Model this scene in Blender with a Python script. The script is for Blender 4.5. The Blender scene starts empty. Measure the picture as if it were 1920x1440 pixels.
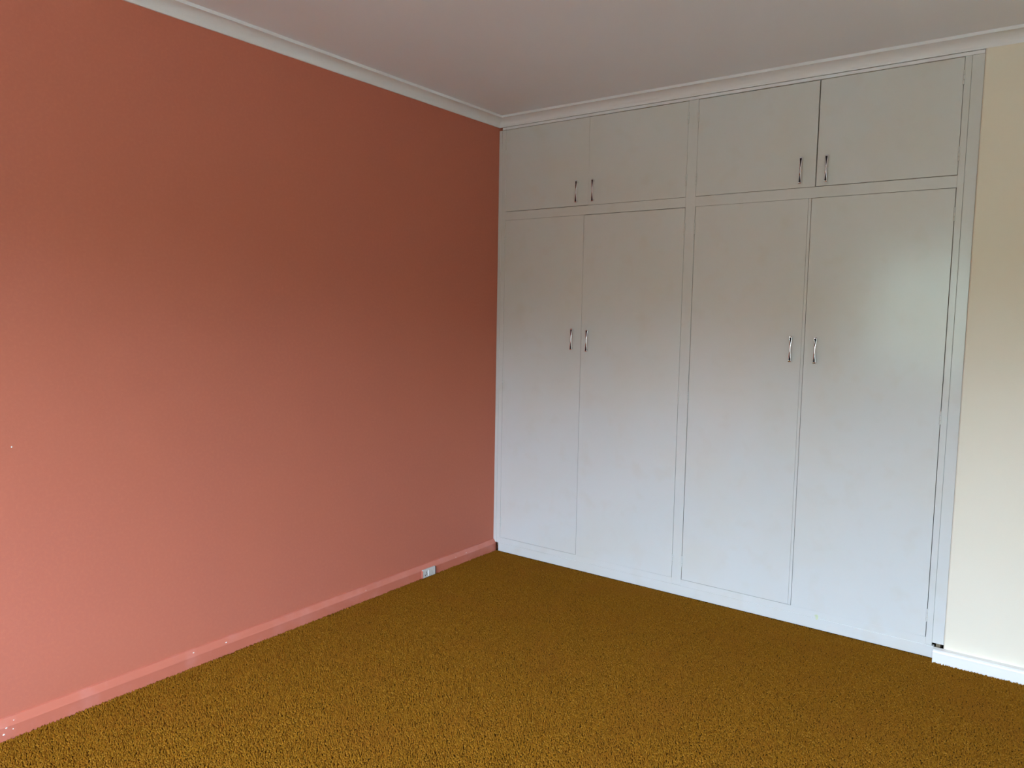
import bpy, bmesh, math
import numpy as np
from mathutils import Matrix, Vector

S = bpy.context.scene
C = S.collection

# ---------------------------------------------------------------- camera
YAW, PITCH, ROLL = math.radians(-36.34104), math.radians(-5.19502), math.radians(0.99893)
CAM = Vector((2.68223, -3.48772, 1.38001))
fw = Vector((math.sin(YAW) * math.cos(PITCH), math.cos(YAW) * math.cos(PITCH), math.sin(PITCH)))
rt0 = Vector((math.cos(YAW), -math.sin(YAW), 0))
up0 = rt0.cross(fw)
rt = math.cos(ROLL) * rt0 + math.sin(ROLL) * up0
up = -math.sin(ROLL) * rt0 + math.cos(ROLL) * up0
cd = bpy.data.cameras.new('camera')
cd.sensor_width = 36.0
cd.lens = 1432.256 / 1920.0 * 36.0
cd.clip_start = 0.02
cam = bpy.data.objects.new('camera', cd)
C.objects.link(cam)
m = Matrix((rt, up, -fw)).transposed().to_4x4()
m.translation = CAM
cam.matrix_world = m
S.camera = cam

# ---------------------------------------------------------------- world, daylight, exposure
S.view_settings.view_transform = 'Standard'
S.view_settings.look = 'None'
S.view_settings.gamma = 1.0
S.view_settings.use_curve_mapping = False
S.view_settings.exposure = 0.0
S.cycles.use_denoising = True
S.cycles.max_bounces = 12
S.cycles.diffuse_bounces = 8
S.cycles.glossy_bounces = 5
S.cycles.sample_clamp_indirect = 6.0
S.cycles.caustics_reflective = False
S.cycles.caustics_refractive = False

SKY = (0.76, 0.94, 1.22)
SKY_STRENGTH = 56.0
w = bpy.data.worlds.new('overcast_sky')
S.world = w
w.use_nodes = True
bg = w.node_tree.nodes['Background']
bg.inputs[0].default_value = (*SKY, 1)
bg.inputs[1].default_value = SKY_STRENGTH

# room: pink wall x = 0, wardrobe face y = 0, window wall behind the camera
RX, RY, H = 4.2, -5.0, 2.470
NIB = -0.006                     # face of the cream wall beside the wardrobe
WX0, WX1, WZ0, WZ1 = 1.00, 3.60, 0.86, 2.10   # window opening in the back wall

pl = bpy.data.lights.new('window_daylight', 'AREA')
pl.shape = 'RECTANGLE'
pl.size, pl.size_y = WX1 - WX0, WZ1 - WZ0
pl.cycles.is_portal = True
po = bpy.data.objects.new('window_daylight', pl)
po.location = ((WX0 + WX1) / 2, RY - 0.06, (WZ0 + WZ1) / 2)
po.rotation_euler = (math.radians(90), 0, 0)    # faces +y, into the room
C.objects.link(po)

# ---------------------------------------------------------------- materials
def mat(name, col, rough=0.5, spec=0.5, metal=0.0, noise=None, bump=None, sheen=0.0):
    """noise = (scale, colour2, amount lo, hi); bump = (scale, strength, distance)"""
    M = bpy.data.materials.new(name)
    M.use_nodes = True
    nt = M.node_tree
    b = nt.nodes['Principled BSDF']
    b.inputs['Base Color'].default_value = (*col, 1)
    b.inputs['Roughness'].default_value = rough
    b.inputs['Specular IOR Level'].default_value = spec
    b.inputs['Metallic'].default_value = metal
    if sheen:
        b.inputs['Sheen Weight'].default_value = sheen
    tc = nt.nodes.new('ShaderNodeTexCoord')
    last = None
    for (sc, c2, lo, hi, det) in (noise or []):
        n = nt.nodes.new('ShaderNodeTexNoise')
        n.inputs['Scale'].default_value = sc
        n.inputs['Detail'].default_value = det
        nt.links.new(tc.outputs['Object'], n.inputs['Vector'])
        r = nt.nodes.new('ShaderNodeMapRange')
        r.inputs[1].default_value, r.inputs[2].default_value = lo, hi
        nt.links.new(n.outputs['Fac'], r.inputs[0])
        x = nt.nodes.new('ShaderNodeMix')
        x.data_type = 'RGBA'
        nt.links.new(r.outputs[0], x.inputs[0])
        if last is None:
            x.inputs[6].default_value = (*col, 1)
        else:
            nt.links.new(last, x.inputs[6])
        x.inputs[7].default_value = (*c2, 1)
        last = x.outputs[2]
    if last is not None:
        nt.links.new(last, b.inputs['Base Color'])
    if bump:
        prev = None
        for (sc, st, di) in bump:
            n = nt.nodes.new('ShaderNodeTexNoise')
            n.inputs['Scale'].default_value = sc
            n.inputs['Detail'].default_value = 3
            nt.links.new(tc.outputs['Object'], n.inputs['Vector'])
            bp = nt.nodes.new('ShaderNodeBump')
            bp.inputs['Strength'].default_value = st
            bp.inputs['Distance'].default_value = di
            nt.links.new(n.outputs['Fac'], bp.inputs['Height'])
            if prev:
                nt.links.new(prev, bp.inputs['Normal'])
            prev = bp.outputs['Normal']
        nt.links.new(prev, b.inputs['Normal'])
    return M

M_pink = mat('salmon_wall_paint', (0.492, 0.153, 0.095), 0.5, 0.10,
             noise=[(1.3, (0.478, 0.149, 0.098), 0.35, 0.7, 2), (90, (0.507, 0.159, 0.100), 0.45, 0.75, 3)],
             bump=[(260, 0.12, 0.002)])
M_pinkskirt = mat('salmon_gloss_paint', (0.52, 0.155, 0.10), 0.28, 0.5,
                  noise=[(14, (0.55, 0.19, 0.14), 0.5, 0.75, 4)], bump=[(120, 0.15, 0.002)])
M_ward = mat('grey_white_gloss_enamel', (0.64, 0.65, 0.63), 0.17, 0.5,
             noise=[(2.6, (0.64, 0.63, 0.58), 0.45, 0.75, 3), (9, (0.625, 0.615, 0.57), 0.55, 0.8, 2)],
             bump=[(300, 0.10, 0.001), (3.0, 0.04, 0.01)])
M_cream = mat('cream_wall_paint', (0.785, 0.725, 0.60), 0.5, 0.35,
              noise=[(1.6, (0.775, 0.71, 0.57), 0.4, 0.7, 2)], bump=[(220, 0.12, 0.002)])
M_white = mat('white_gloss_paint', (0.82, 0.82, 0.81), 0.3, 0.5, bump=[(150, 0.08, 0.002)])
M_corn = mat('white_cornice_paint', (0.80, 0.82, 0.84), 0.45, 0.4, bump=[(90, 0.06, 0.002)])
M_ceil = mat('white_ceiling_paint', (0.83, 0.875, 0.94), 0.8, 0.2,
             noise=[(1.2, (0.82, 0.855, 0.91), 0.4, 0.7, 2)], bump=[(160, 0.10, 0.002)])
M_floor = mat('carpet_backing', (0.10, 0.045, 0.006), 0.95, 0.05)
M_carpet = mat('ochre_carpet_pile', (0.258, 0.107, 0.0068), 0.9, 0.06,
               noise=[(150, (0.39, 0.185, 0.022), 0.5, 0.72, 2), (95, (0.18, 0.072, 0.005), 0.56, 0.76, 2),
                      (3.5, (0.27, 0.108, 0.0095), 0.5, 0.75, 3)], sheen=0.0)
M_chrome = mat('polished_chrome', (0.82, 0.82, 0.85), 0.16, 0.5, 1.0, bump=[(60, 0.02, 0.001)])
M_black = mat('black_enamel_inlay', (0.010, 0.008, 0.012), 0.5, 0.2)
M_plastic = mat('aged_white_plastic', (0.60, 0.59, 0.56), 0.35, 0.5, noise=[(60, (0.52, 0.50, 0.46), 0.5, 0.7, 2)])
M_switch = mat('white_switch_plastic', (0.80, 0.79, 0.77), 0.3, 0.5)
M_slot_shadow = mat('dark_slot_and_shadow', (0.03, 0.025, 0.025), 0.7, 0.2)  # socket slots, and the shadow painted beside the cover plate
M_fleck = mat('white_paint_fleck', (0.85, 0.84, 0.80), 0.4, 0.4)
M_stain = mat('yellowed_paint_chip', (0.62, 0.66, 0.42), 0.5, 0.3, noise=[(200, (0.52, 0.58, 0.40), 0.4, 0.6, 2)])
M_wood = mat('bare_cupboard_board', (0.25, 0.19, 0.12), 0.7, 0.2, noise=[(6, (0.20, 0.15, 0.09), 0.4, 0.7, 4)])
M_ground = mat('pale_paving', (0.335, 0.32, 0.285), 0.9, 0.1, noise=[(0.6, (0.28, 0.265, 0.22), 0.4, 0.65, 4)])
M_skyblock = mat('sky_block_leaves', (0.165, 0.18, 0.14), 0.8, 0.2, noise=[(1.5, (0.10, 0.115, 0.08), 0.4, 0.65, 5)])  # leaf colour of the added low-sky blocker
M_glass = bpy.data.materials.new('window_glass')
M_glass.use_nodes = True
nt = M_glass.node_tree
nt.nodes.remove(nt.nodes['Principled BSDF'])
tr = nt.nodes.new('ShaderNodeBsdfTransparent')
tr.inputs[0].default_value = (0.95, 0.97, 0.96, 1)
gl = nt.nodes.new('ShaderNodeBsdfGlossy')
gl.inputs['Roughness'].default_value = 0.02
mx = nt.nodes.new('ShaderNodeMixShader')
mx.inputs[0].default_value = 0.06
nt.links.new(tr.outputs[0], mx.inputs[1])
nt.links.new(gl.outputs[0], mx.inputs[2])
nt.links.new(mx.outputs[0], nt.nodes['Material Output'].inputs[0])

# ---------------------------------------------------------------- mesh helpers
def link(name, me, mats, parent=None):
    o = bpy.data.objects.new(name, me)
    for q in (mats if isinstance(mats, (list, tuple)) else [mats]):
        if len(me.materials) < (len(mats) if isinstance(mats, (list, tuple)) else 1):
            me.materials.append(q)
    C.objects.link(o)
    if parent is not None:
        o.parent = parent
    return o

def tag(o, label=None, cat=None, kind=None, group=None):
    if label: o['label'] = label
    if cat: o['category'] = cat
    if kind: o['kind'] = kind
    if group: o['group'] = group
    return o

def add_box(bm, x0, x1, y0, y1, z0, z1):
    vs = [bm.verts.new(p) for p in ((x0, y0, z0), (x1, y0, z0), (x1, y1, z0), (x0, y1, z0),
                                    (x0, y0, z1), (x1, y0, z1), (x1, y1, z1), (x0, y1, z1))]
    fs = []
    for f in ((0, 3, 2, 1), (4, 5, 6, 7), (0, 1, 5, 4), (1, 2, 6, 5), (2, 3, 7, 6), (3, 0, 4, 7)):
        fs.append(bm.faces.new([vs[i] for i in f]))
    return fs

def finish(bm, name, bevel=0.0, seg=2, smooth=False):
    if bevel:
        bmesh.ops.bevel(bm, geom=list(bm.edges), offset=bevel, segments=seg, affect='EDGES', profile=0.5, clamp_overlap=True)
    bmesh.ops.recalc_face_normals(bm, faces=bm.faces)
    me = bpy.data.meshes.new(name)
    bm.to_mesh(me)
    bm.free()
    if smooth:
        for p in me.polygons: p.use_smooth = True
    return me

def box(name, dims, material, parent=None, bevel=0.0, seg=2):
    bm = bmesh.new()
    add_box(bm, *dims)
    return link(name, finish(bm, name, bevel, seg), material, parent)

def prism(name, profile, path_a, path_b, material, parent=None, smooth=False):
    """profile = list of (inward offset, z); path_a(off) and path_b(off) give the mitred xy ends"""
    bm = bmesh.new()
    A = [bm.verts.new((*path_a(o), z)) for o, z in profile]
    B = [bm.verts.new((*path_b(o), z)) for o, z in profile]
    n = len(profile)
    for i in range(n):
        j = (i + 1) % n
        bm.faces.new((A[i], A[j], B[j], B[i]))
    bm.faces.new(A)
    bm.faces.new(B[::-1])
    me = finish(bm, name)
    return link(name, me, material, parent)

# ---------------------------------------------------------------- room shell
tag(box('floor', (-0.1, RX + 0.1, RY - 0.2, 0.72, -0.12, -0.006), M_floor),
    'flat carpeted floor under the ochre brown pile', 'floor', 'structure')
tag(box('ceiling', (-0.1, RX + 0.1, RY - 0.2, 0.72, H, H + 0.1), M_ceil),
    'plain off-white painted ceiling above the wardrobe', 'ceiling', 'structure')
tag(box('wall_left', (-0.1, 0.0, RY - 0.2, 0.72, -0.006, H), M_pink),
    'salmon pink painted wall left of the wardrobe', 'wall', 'structure')
bm = bmesh.new()
add_box(bm, 2.331, RX, NIB, 0.62, -0.006, H)
ed = [e for e in bm.edges if all(abs(v.co.x - 2.331) < 1e-5 and abs(v.co.y - NIB) < 1e-5 for v in e.verts)]
bmesh.ops.bevel(bm, geom=ed, offset=0.006, segments=4, affect='EDGES', profile=0.5)
tag(link('wall_front', finish(bm, 'wall_front'), M_cream),
    'cream painted wall section right of the wardrobe', 'wall', 'structure')
tag(box('wall_right', (RX, RX + 0.1, RY - 0.2, 0.72, -0.006, H), M_cream),
    'cream side wall opposite the salmon wall', 'wall', 'structure')
tag(box('wall_alcove', (0.0, RX, 0.62, 0.72, -0.006, H), M_cream),
    'wall closing the alcove behind the wardrobe', 'wall', 'structure')
bm = bmesh.new()
y0, y1 = RY - 0.2, RY
add_box(bm, 0, WX0, y0, y1, -0.006, H)
add_box(bm, WX1, RX, y0, y1, -0.006, H)
add_box(bm, WX0, WX1, y0, y1, -0.006, WZ0)
add_box(bm, WX0, WX1, y0, y1, WZ1, H)
tag(link('wall_back', finish(bm, 'wall_back'), M_cream),
    'cream wall with the wide window opposite the wardrobe', 'wall', 'structure')

# window behind the photographer
win = bpy.data.objects.new('window_1', None)
win.location = ((WX0 + WX1) / 2, RY - 0.1, WZ0)
C.objects.link(win)
tag(win, 'wide white framed window facing the wardrobe', 'window', 'structure')
def wpart(name, d, mt, bevel=0.003):
    o = box(name, d, mt, None, bevel)
    o.parent = win
    o.matrix_parent_inverse = Matrix.Translation(-win.location)
    return o
fy0, fy1 = RY - 0.15, RY - 0.07
wpart('window_frame', (WX0, WX0 + 0.045, fy0, fy1, WZ0, WZ1), M_white)
wpart('window_frame', (WX1 - 0.045, WX1, fy0, fy1, WZ0, WZ1), M_white)
wpart('window_frame', (WX0 + 0.045, WX1 - 0.045, fy0, fy1, WZ1 - 0.045, WZ1), M_white)
wpart('window_frame', (WX0 + 0.045, WX1 - 0.045, fy0, fy1, WZ0, WZ0 + 0.05), M_white)
third = (WX1 - WX0) / 3
for k in (1, 2):
    wpart('mullion', (WX0 + k * third - 0.02, WX0 + k * third + 0.02, fy0 + .01, fy1 - .01, WZ0 + .05, WZ1 - .045), M_white)
for k in range(3):
    a = WX0 + k * third + (0.045 if k == 0 else 0.02)
    b = WX0 + (k + 1) * third - (0.045 if k == 2 else 0.02)
    wpart('pane', (a, b, RY - 0.112, RY - 0.108, WZ0 + 0.05, WZ1 - 0.045), M_glass, 0)
wpart('window_sill', (WX0 - 0.04, WX1 + 0.04, RY - 0.069, RY + 0.035, WZ0 - 0.03, WZ0), M_white)
tag(box('ground', (-30, 34, -60, RY - 0.25, -0.7, -0.6), M_ground), 'open garden ground outside the window', 'ground', 'structure')

# unseen foliage bank, added to block the low sky, its top uneven
rg = np.random.default_rng(3)
bm = bmesh.new()
NX, NZ = 90, 14
HY, HT = -15.5, 3.35
grid = []
for i in range(NX + 1):
    x = -28 + 60 * i / NX
    top = HT + 0.35 * math.sin(x * 0.9) + 0.25 * math.sin(x * 2.3 + 1) + rg.uniform(-0.12, 0.12)
    col = []
    for j in range(NZ + 1):
        a = math.pi * j / NZ
        yy = HY + 0.9 * math.cos(a) * (0.75 + 0.25 * math.sin(a)) + rg.uniform(-0.10, 0.10)
        zz = -0.6 + (top + 0.6) * min(1.0, 1.25 * math.sin(a)) + rg.uniform(-0.06, 0.06) * (0 < j < NZ)
        col.append(bm.verts.new((x, yy, zz)))
    grid.append(col)
for i in range(NX):
    for j in range(NZ):
        bm.faces.new((grid[i][j], grid[i + 1][j], grid[i + 1][j + 1], grid[i][j + 1]))
tag(link('sky_block_hedge', finish(bm, 'sky_block_hedge'), M_skyblock), 'unseen green foliage bank added outside the window to block the low sky', 'sky_block_hedge', 'structure')

# cornice: concave cove with a thin lip at the ceiling, mitred in the corners
cz, lip, ca = 2.4195, 0.0125, 0.058
prof = [(0.0, cz), (0.007, cz)]
for k in range(0, 11):
    t = k / 10 * math.pi / 2
    rx, rz = ca - 0.013, (H - lip) - (cz + 0.004)
    prof.append((0.008 + rx * (1 - math.cos(t)), cz + 0.004 + rz * math.sin(t)))
prof += [(ca, H - lip), (ca, H), (0.0, H)]
CORN = [('trim_1', 'white cove cornice along the top of the salmon wall',
         lambda o: (o, RY + o), lambda o: (o, -o)),
        ('trim_2', 'white cove cornice running above the wardrobe and cream wall',
         lambda o: (o, -o), lambda o: (RX - o, -o)),
        ('trim_3', 'white cove cornice along the cream side wall',
         lambda o: (RX - o, -o), lambda o: (RX - o, RY + o)),
        ('trim_4', 'white cove cornice above the window',
         lambda o: (RX - o, RY + o), lambda o: (o, RY + o))]
for nm, lb, a, b in CORN:
    tag(prism(nm, prof, a, b, M_corn), lb, 'cornice', 'structure')

# baseboards
def skirt(name, lb, prof, a, b, mt):
    return tag(prism(name, prof, a, b, mt), lb, 'baseboard', 'structure')
sp = [(0.0, -0.005), (0.020, -0.005), (0.020, 0.040), (0.0185, 0.044), (0.006, 0.064), (0.0, 0.066)]
bl = skirt('baseboard_left', 'salmon painted baseboard with splayed top under the salmon wall', sp,
           lambda o: (o, RY + 0.0), lambda o: (o, 0.0), M_pinkskirt)
so = [(0.0, -0.005), (0.034, -0.005), (0.034, 0.041), (0.0325, 0.045), (0.027, 0.050), (0.0, 0.051)]
skirt('baseboard_front', 'white baseboard under the cream wall beside the wardrobe', so,
      lambda o: (2.2975, NIB - o), lambda o: (RX, NIB - o), M_white)
skirt('baseboard_right', 'white baseboard along the cream side wall', so,
      lambda o: (RX - o, NIB - 0.034), lambda o: (RX - o, RY), M_white)
skirt('baseboard_back', 'white baseboard under the window', so,
      lambda o: (RX - 0.034, RY + o), lambda o: (0.020, RY + o), M_white)

# ---------------------------------------------------------------- built-in wardrobe
W = bpy.data.objects.new('built_in_wardrobe', None)
W.location = (1.16, 0.0, 0.0)
C.objects.link(W)
tag(W, 'grey-white built-in wardrobe with four tall doors and four cupboards above', 'wardrobe')
WI = Matrix.Translation(-W.location)
def wp(o, parent=None):
    if parent is None:
        o.parent = W
        o.matrix_parent_inverse = WI
    return o

XA, XC, XD, XF, XG = 0.0479, 1.1308, 1.1802, 2.2649, 2.2880
ZB, ZLT, ZUB, ZT = 0.0814, 1.9068, 1.9534, 2.4030
TK = 0.019
# face frame
wp(box('scribe_strip', (0.0005, 0.021, -0.0015, 0.02, 0.0475, ZT), M_ward, None, 0.0012))
wp(box('stile', (0.0215, XA, 0.0, 0.03, 0.0475, ZT), M_ward, None, 0.001))
wp(box('centre_post', (XC, XD, 0.0, 0.03, 0.0505, ZT + 0.014), M_ward, None, 0.001))
wp(box('stile', (XF, XG, 0.0, 0.03, 0.0505, ZT + 0.014), M_ward, None, 0.001))
wp(box('scribe_strip', (XG + 0.0002, 2.3305, 0.003, 0.02, 0.062, H - 0.002), M_ward, None, 0.0018))
wp(box('middle_rail', (XA, XC, 0.0, 0.03, ZLT, ZUB), M_ward, None, 0.0006))
wp(box('middle_rail', (XD, XF, 0.0, 0.03, ZLT, ZUB), M_ward, None, 0.0006))
wp(box('bottom_rail', (XA, XC, 0.0, 0.03, 0.0498, ZB), M_ward, None, 0.0006))
wp(box('bottom_rail', (XD, XF, 0.0, 0.03, 0.0498, ZB), M_ward, None, 0.0006))
wp(box('top_rail', (XA, XC, 0.005, 0.03, ZT + 0.002, H - 0.002), M_ward))
wp(box('top_rail', (XD, XF, 0.005, 0.03, ZT + 0.002, H - 0.002), M_ward))
plinth = wp(box('plinth', (0.0375, 2.2965, -0.0022, 0.02, 0.0, 0.0500), M_ward, None, 0.0012))
# white bead between the upper doors and the cornice
bm = bmesh.new()
add_box(bm, 0.024, 2.3300, -0.0045, 0.0, 2.4042, 2.4172)
ed = [e for e in bm.edges if all(abs(v.co.y + 0.0045) < 1e-5 for v in e.verts)]
bmesh.ops.bevel(bm, geom=ed, offset=0.0015, segments=3, affect='EDGES', profile=0.5)
wp(link('top_bead', finish(bm, 'top_bead'), M_corn))
# carcass behind the doors
bm = bmesh.new()
add_box(bm, 0.002, 2.33, 0.585, 0.60, 0.02, 2.44)
for xx in (0.004, 1.147, 2.30):
    add_box(bm, xx, xx + 0.016, 0.031, 0.585, 0.02, 2.44)
for zz in (0.055, 1.921, 2.424):
    add_box(bm, 0.02, 1.147, 0.031, 0.585, zz, zz + 0.016)
    add_box(bm, 1.163, 2.30, 0.031, 0.585, zz, zz + 0.016)
wp(link('carcass', finish(bm, 'carcass'), M_wood))

# chrome bow-tie pull with black inlays: one mesh for all eight doors
def handle_mesh():
    L, bm, N = 0.0565, bmesh.new(), 25
    rings = []
    for i in range(N):
        t = -1 + 2 * i / (N - 1)
        a = abs(t)
        hw = 0.0032 + 0.0036 * a ** 1.2
        if a > 0.97: hw *= 0.93
        f = -0.0205 + 0.0004 * a ** 2.2        # front face, bowed, flat in the middle
        bk = f + 0.0050
        cr = 0.0017 - 0.0008 * a               # rounded front, flatter towards the flared ends
        wi = hw * (0.16 + 0.54 * max(0.0, min(1.0, (a - 0.26) / 0.55)))
        dz = 0.0010 if 0.30 < a < 0.93 else -0.0
        z = t * L
        rings.append([bm.verts.new(p) for p in (
            (-hw * 0.7, bk, z), (-hw, f + cr + 0.0010, z), (-hw * 0.86, f + cr * 0.62, z), (-wi, f + cr * (wi / hw) ** 2 + dz, z),
            (wi, f + cr * (wi / hw) ** 2 + dz, z), (hw * 0.86, f + cr * 0.62, z), (hw, f + cr + 0.0010, z), (hw * 0.7, bk, z))])
    for i in range(N - 1):
        a = abs(-1 + 2 * (i + 0.5) / (N - 1))
        for k in range(8):
            q = bm.faces.new((rings[i][k], rings[i][(k + 1) % 8], rings[i + 1][(k + 1) % 8], rings[i + 1][k]))
            if k == 3 and 0.28 < a < 0.93: q.material_index = 1
            elif k in (1, 2, 3, 4, 5): q.smooth = True
    bm.faces.new(rings[0])
    bm.faces.new(rings[-1][::-1])
    for s in (-1, 1):
        zc = s * L * 0.86
        add_box(bm, -0.0035, 0.0035, -0.0160, 0.0, zc - 0.005, zc + 0.005)
    return finish(bm, 'handle')
HM = handle_mesh()
HM.materials.append(M_chrome)
HM.materials.append(M_black)

# painted butt-hinge knuckle, shared
def hinge_mesh():
    bm = bmesh.new()
    for z0, z1 in ((-0.027, -0.0105), (-0.0095, 0.0085), (0.0095, 0.027)):
        r = bmesh.ops.create_cone(bm, cap_ends=True, segments=10, radius1=0.0036, radius2=0.0036, depth=z1 - z0)
        bmesh.ops.translate(bm, verts=r['verts'], vec=(0, -0.0012, (z0 + z1) / 2))
    return finish(bm, 'hinge')
GM = hinge_mesh()
GM.materials.append(M_ward)

# x0, x1, z0, z1, y front, hinge side, handle (x, z), label
DOORS = [
    (XA + .0006, 0.5876, ZUB + .0026, ZT, 0.0002, 'L', (0.5225, 2.028)),
    (0.5884, XC - .0008, ZUB + .0014, ZT - .0008, -0.0006, 'R', (0.6215, 2.026)),
    (XD + .0010, 1.7268, ZUB + .0016, ZT - .0012, 0.0000, 'L', (1.6665, 2.027)),
    (1.7310, XF - .0014, ZUB + .0024, ZT - .0004, 0.0000, 'R', (1.7735, 2.025)),
    (XA + .0014, 0.5652, ZB + .0008, ZLT - .0008, 0.0004, 'L', (0.5135, 1.2545)),
    (0.5686, XC - .0012, ZB + .0010, ZLT - .0026, -0.0016, 'R', (0.6105, 1.249)),
    (XD + .0024, 1.7032, ZB + .0012, ZLT - .0008, 0.0004, 'L', (1.661, 1.249)),
    (1.7186, XF - .0022, ZB + .0008, ZLT - .0020, -0.0018, 'R', (1.768, 1.247)),
]
LAB = ['upper cupboard door nearest the salmon wall', 'upper cupboard door second from the salmon wall',
       'upper cupboard door left of the dark gap', 'upper cupboard door nearest the cream wall',
       'tall wardrobe door nearest the salmon wall', 'tall wardrobe door second from the salmon wall',
       'tall wardrobe door third from the salmon wall', 'tall wardrobe door nearest the cream wall']
for i, (x0, x1, z0, z1, yf, side, (hx, hz)) in enumerate(DOORS):
    bm = bmesh.new()
    add_box(bm, x0, x1, yf, yf + TK, z0, z1)
    bmesh.ops.bevel(bm, geom=list(bm.edges), offset=0.0009, segments=2, affect='EDGES', profile=0.5)
    if i == 7:      # the last door has eased over slightly towards its hinge edge
        bmesh.ops.bisect_plane(bm, geom=bm.verts[:] + bm.edges[:] + bm.faces[:], plane_co=(x1 - 0.024, 0, 0), plane_no=(1, 0, 0))
        for v in bm.verts:
            if v.co.x > x1 - 0.0235: v.co.y += 0.0014 * (v.co.x - x1 + 0.024) / 0.024
    if i in (5, 7):  # these two stand slightly ajar at their handle edge
        for v in bm.verts:
            v.co.y -= (0.0035 if i == 7 else 0.0015) * (x1 - v.co.x) / (x1 - x0)
    d = wp(link('door', finish(bm, 'door'), M_ward))
    d['label'] = LAB[i]
    if i == 6:       # narrow meeting strip along its free edge
        ms = box('meeting_strip', (1.7040, 1.7158, -0.0004, 0.0196, z0, z1), M_ward, d, 0.0008)
    h = bpy.data.objects.new('handle', HM)
    C.objects.link(h)
    h.location = (hx, yf - (0.0032 if i == 7 else 0.0014 if i == 5 else 0.0), hz)
    h.rotation_euler = (0, math.radians((0.6, -0.5, 0.3, 0.2, 0.5, 0.9, 0.2, 0.6)[i]), 0)
    h.parent = d
    h['label'] = 'chrome bow-tie handle with black inlays'
    hxp = x0 - 0.0006 if side == 'L' else x1 + 0.0006
    for hz2 in ((2.325, 2.035) if i < 4 else (1.803, 0.995, 0.175)):
        g = bpy.data.objects.new('hinge', GM)
        C.objects.link(g)
        g.location = (hxp, 0.0, hz2)
        g.parent = d

# chipped yellowish patch where the plinth meets the bottom rail
bm = bmesh.new()
pts = [(1.8215, 0.062), (1.830, 0.0665), (1.838, 0.064), (1.8385, 0.055), (1.8375, 0.047), (1.832, 0.0435), (1.8275, 0.048), (1.829, 0.055)]
A = [bm.verts.new((x, -0.0030, z)) for x, z in pts]
B = [bm.verts.new((x, -0.0002, z)) for x, z in pts]
bm.faces.new(A)
for k in range(len(pts)):
    j = (k + 1) % len(pts)
    bm.faces.new((A[k], A[j], B[j], B[k]))
cp = link('paint_chip', finish(bm, 'paint_chip'), M_stain)
cp.parent = plinth
cp.matrix_parent_inverse = plinth.matrix_parent_inverse.copy()
cp.matrix_parent_inverse = Matrix.Identity(4)
cp['label'] = 'small yellowish paint chip'

# ---------------------------------------------------------------- power outlet on the baseboard
P = bpy.data.objects.new('power_outlet', None)
P.location = (0.0200, -0.588, 0.002)
C.objects.link(P)
tag(P, 'small white power outlet set on the salmon baseboard near the carpet', 'outlet')
def op(name, d, mt, bevel=0.0):
    o = box(name, d, mt, P, bevel)
    return o
op('cover_plate', (0.0002, 0.011, -0.048, 0.048, 0.0, 0.044), M_plastic, 0.0022)
bmk = [(-0.030, 0.013, 24), (-0.018, 0.0165, -24), (-0.0215, 0.027, 90)]
for yy, zz, ang in bmk:
    o = box('socket_slot', (0.0104, 0.0113, -0.0019, 0.0019, -0.0046, 0.0046), M_slot_shadow, P)
    o.location = (0, yy, zz)
    o.rotation_euler = (math.radians(ang if ang != 90 else 0), 0, 0)
sw = op('switch_rocker', (0.0108, 0.0148, -0.0095, -0.0035, 0.006, 0.035), M_switch, 0.0012)
o = op('side_shadow', (0.0002, 0.0108, 0.0482, 0.0515, 0.002, 0.043), M_slot_shadow, 0.0005)  # dark strip standing in for the outlet's cast shadow
o['label'] = 'dark strip painted in as the shadow beside the cover plate'
op('paint_splash', (0.0004, 0.0112, -0.0508, -0.0465, 0.001, 0.040), M_pinkskirt, 0.001)

# ---------------------------------------------------------------- paint flecks on the baseboard and wall
def fleck(name, r, h):
    bm = bmesh.new()
    bmesh.ops.create_icosphere(bm, subdivisions=1, radius=r)
    for v in bm.verts: v.co.x *= h
    me = finish(bm, name)
    me.materials.append(M_fleck)
    return me
FM = fleck('paint_fleck', 0.0042, 0.30)
for (yy, zz, s) in ((-1.772, 0.047, 1.0), (-1.911, 0.053, 0.85), (-2.559, 0.038, 0.8), (-2.567, 0.019, 0.9), (-2.54, 0.027, 0.55),
                    (-2.535, 0.052, 0.5), (-0.269, 0.047, 0.8), (-0.36, 0.044, 0.5), (-1.02, 0.047, 0.55)):
    xx = 0.0202 if zz < 0.042 else 0.0195 - (zz - 0.042) * 0.62
    f = bpy.data.objects.new('paint_fleck', FM)
    C.objects.link(f)
    f.location = (xx, yy, zz)
    f.scale = (1, s * 1.1, s * 0.8)
    f.parent = bl
f = bpy.data.objects.new('paint_fleck', FM)
C.objects.link(f)
f.location = (0.0002, -2.503, 0.936)
f.scale = (1, 0.6, 0.75)
f.parent = bpy.data.objects['wall_left']

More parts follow.
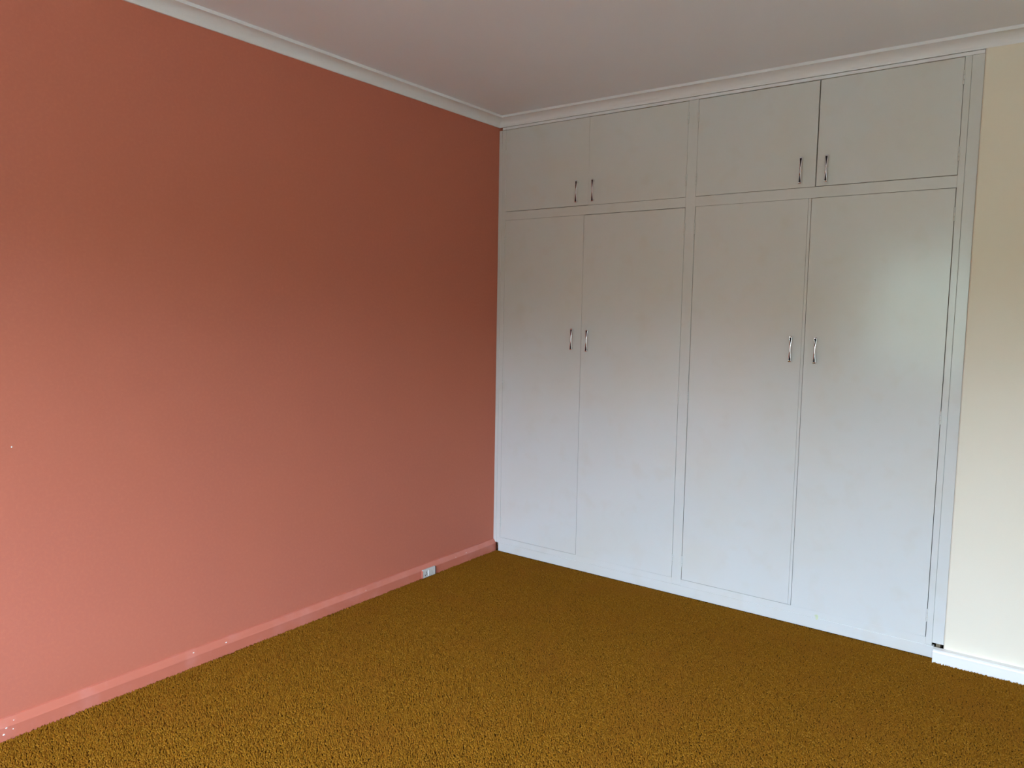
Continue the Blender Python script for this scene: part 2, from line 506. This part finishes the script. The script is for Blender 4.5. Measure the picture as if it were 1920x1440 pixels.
# ---------------------------------------------------------------- carpet pile: small leaning tufts
rng = np.random.default_rng(7)
def scatter(y0, y1, step):
    gx, gy = np.meshgrid(np.arange(0.021, RX - 0.034, step), np.arange(y0, y1, step))
    gx, gy = gx.ravel(), gy.ravel()
    return (gx + rng.uniform(-.5, .5, gx.size) * step, gy + rng.uniform(-.5, .5, gx.size) * step, np.full(gx.size, step))
a_, b_ = scatter(RY + 0.036, -3.35, 0.0105), scatter(-3.35, -0.003, 0.0056)   # the strip behind the photographer is sparser
gx, gy, gs = (np.concatenate(q) for q in zip(a_, b_))
keep = ~((gx > 2.2955) & (gy > NIB - 0.036)) & (gx > 0.0205) & (gy < -0.0030)
gx, gy, gs = gx[keep], gy[keep], gs[keep]
n = gx.size
hh = rng.uniform(0.0042, 0.0078, n)
rad = rng.uniform(0.62, 0.90, n) * gs
th = rng.uniform(0, 2 * np.pi, n)
ln = rng.uniform(0, 0.0035, n)
la = rng.uniform(0, 2 * np.pi, n)
V = np.empty((n, 4, 3), np.float32)
for k in range(3):
    V[:, k, 0] = gx + rad * np.cos(th + k * 2.0944)
    V[:, k, 1] = gy + rad * np.sin(th + k * 2.0944)
    V[:, k, 2] = -0.004
V[:, 3, 0] = gx + ln * np.cos(la)
V[:, 3, 1] = gy + ln * np.sin(la)
V[:, 3, 2] = -0.004 + hh
V[:, :, 0] = np.clip(V[:, :, 0], 0.0203, RX - 0.0343)
V[:, :, 1] = np.minimum(V[:, :, 1], -0.0025)
base = (np.arange(n) * 4)[:, None]
F = np.concatenate([base + np.array([[0, 1, 3]]), base + np.array([[1, 2, 3]]), base + np.array([[2, 0, 3]])], 1).reshape(-1).astype(np.int32)
me = bpy.data.meshes.new('carpet_pile')
me.vertices.add(n * 4)
me.vertices.foreach_set('co', V.reshape(-1))
me.loops.add(F.size)
me.loops.foreach_set('vertex_index', F)
me.polygons.add(F.size // 3)
me.polygons.foreach_set('loop_start', np.arange(0, F.size, 3, dtype=np.int32))
me.update(calc_edges=True)
tag(link('carpet_pile', me, M_carpet), 'short ochre brown carpet pile covering the whole floor', 'carpet', 'stuff')
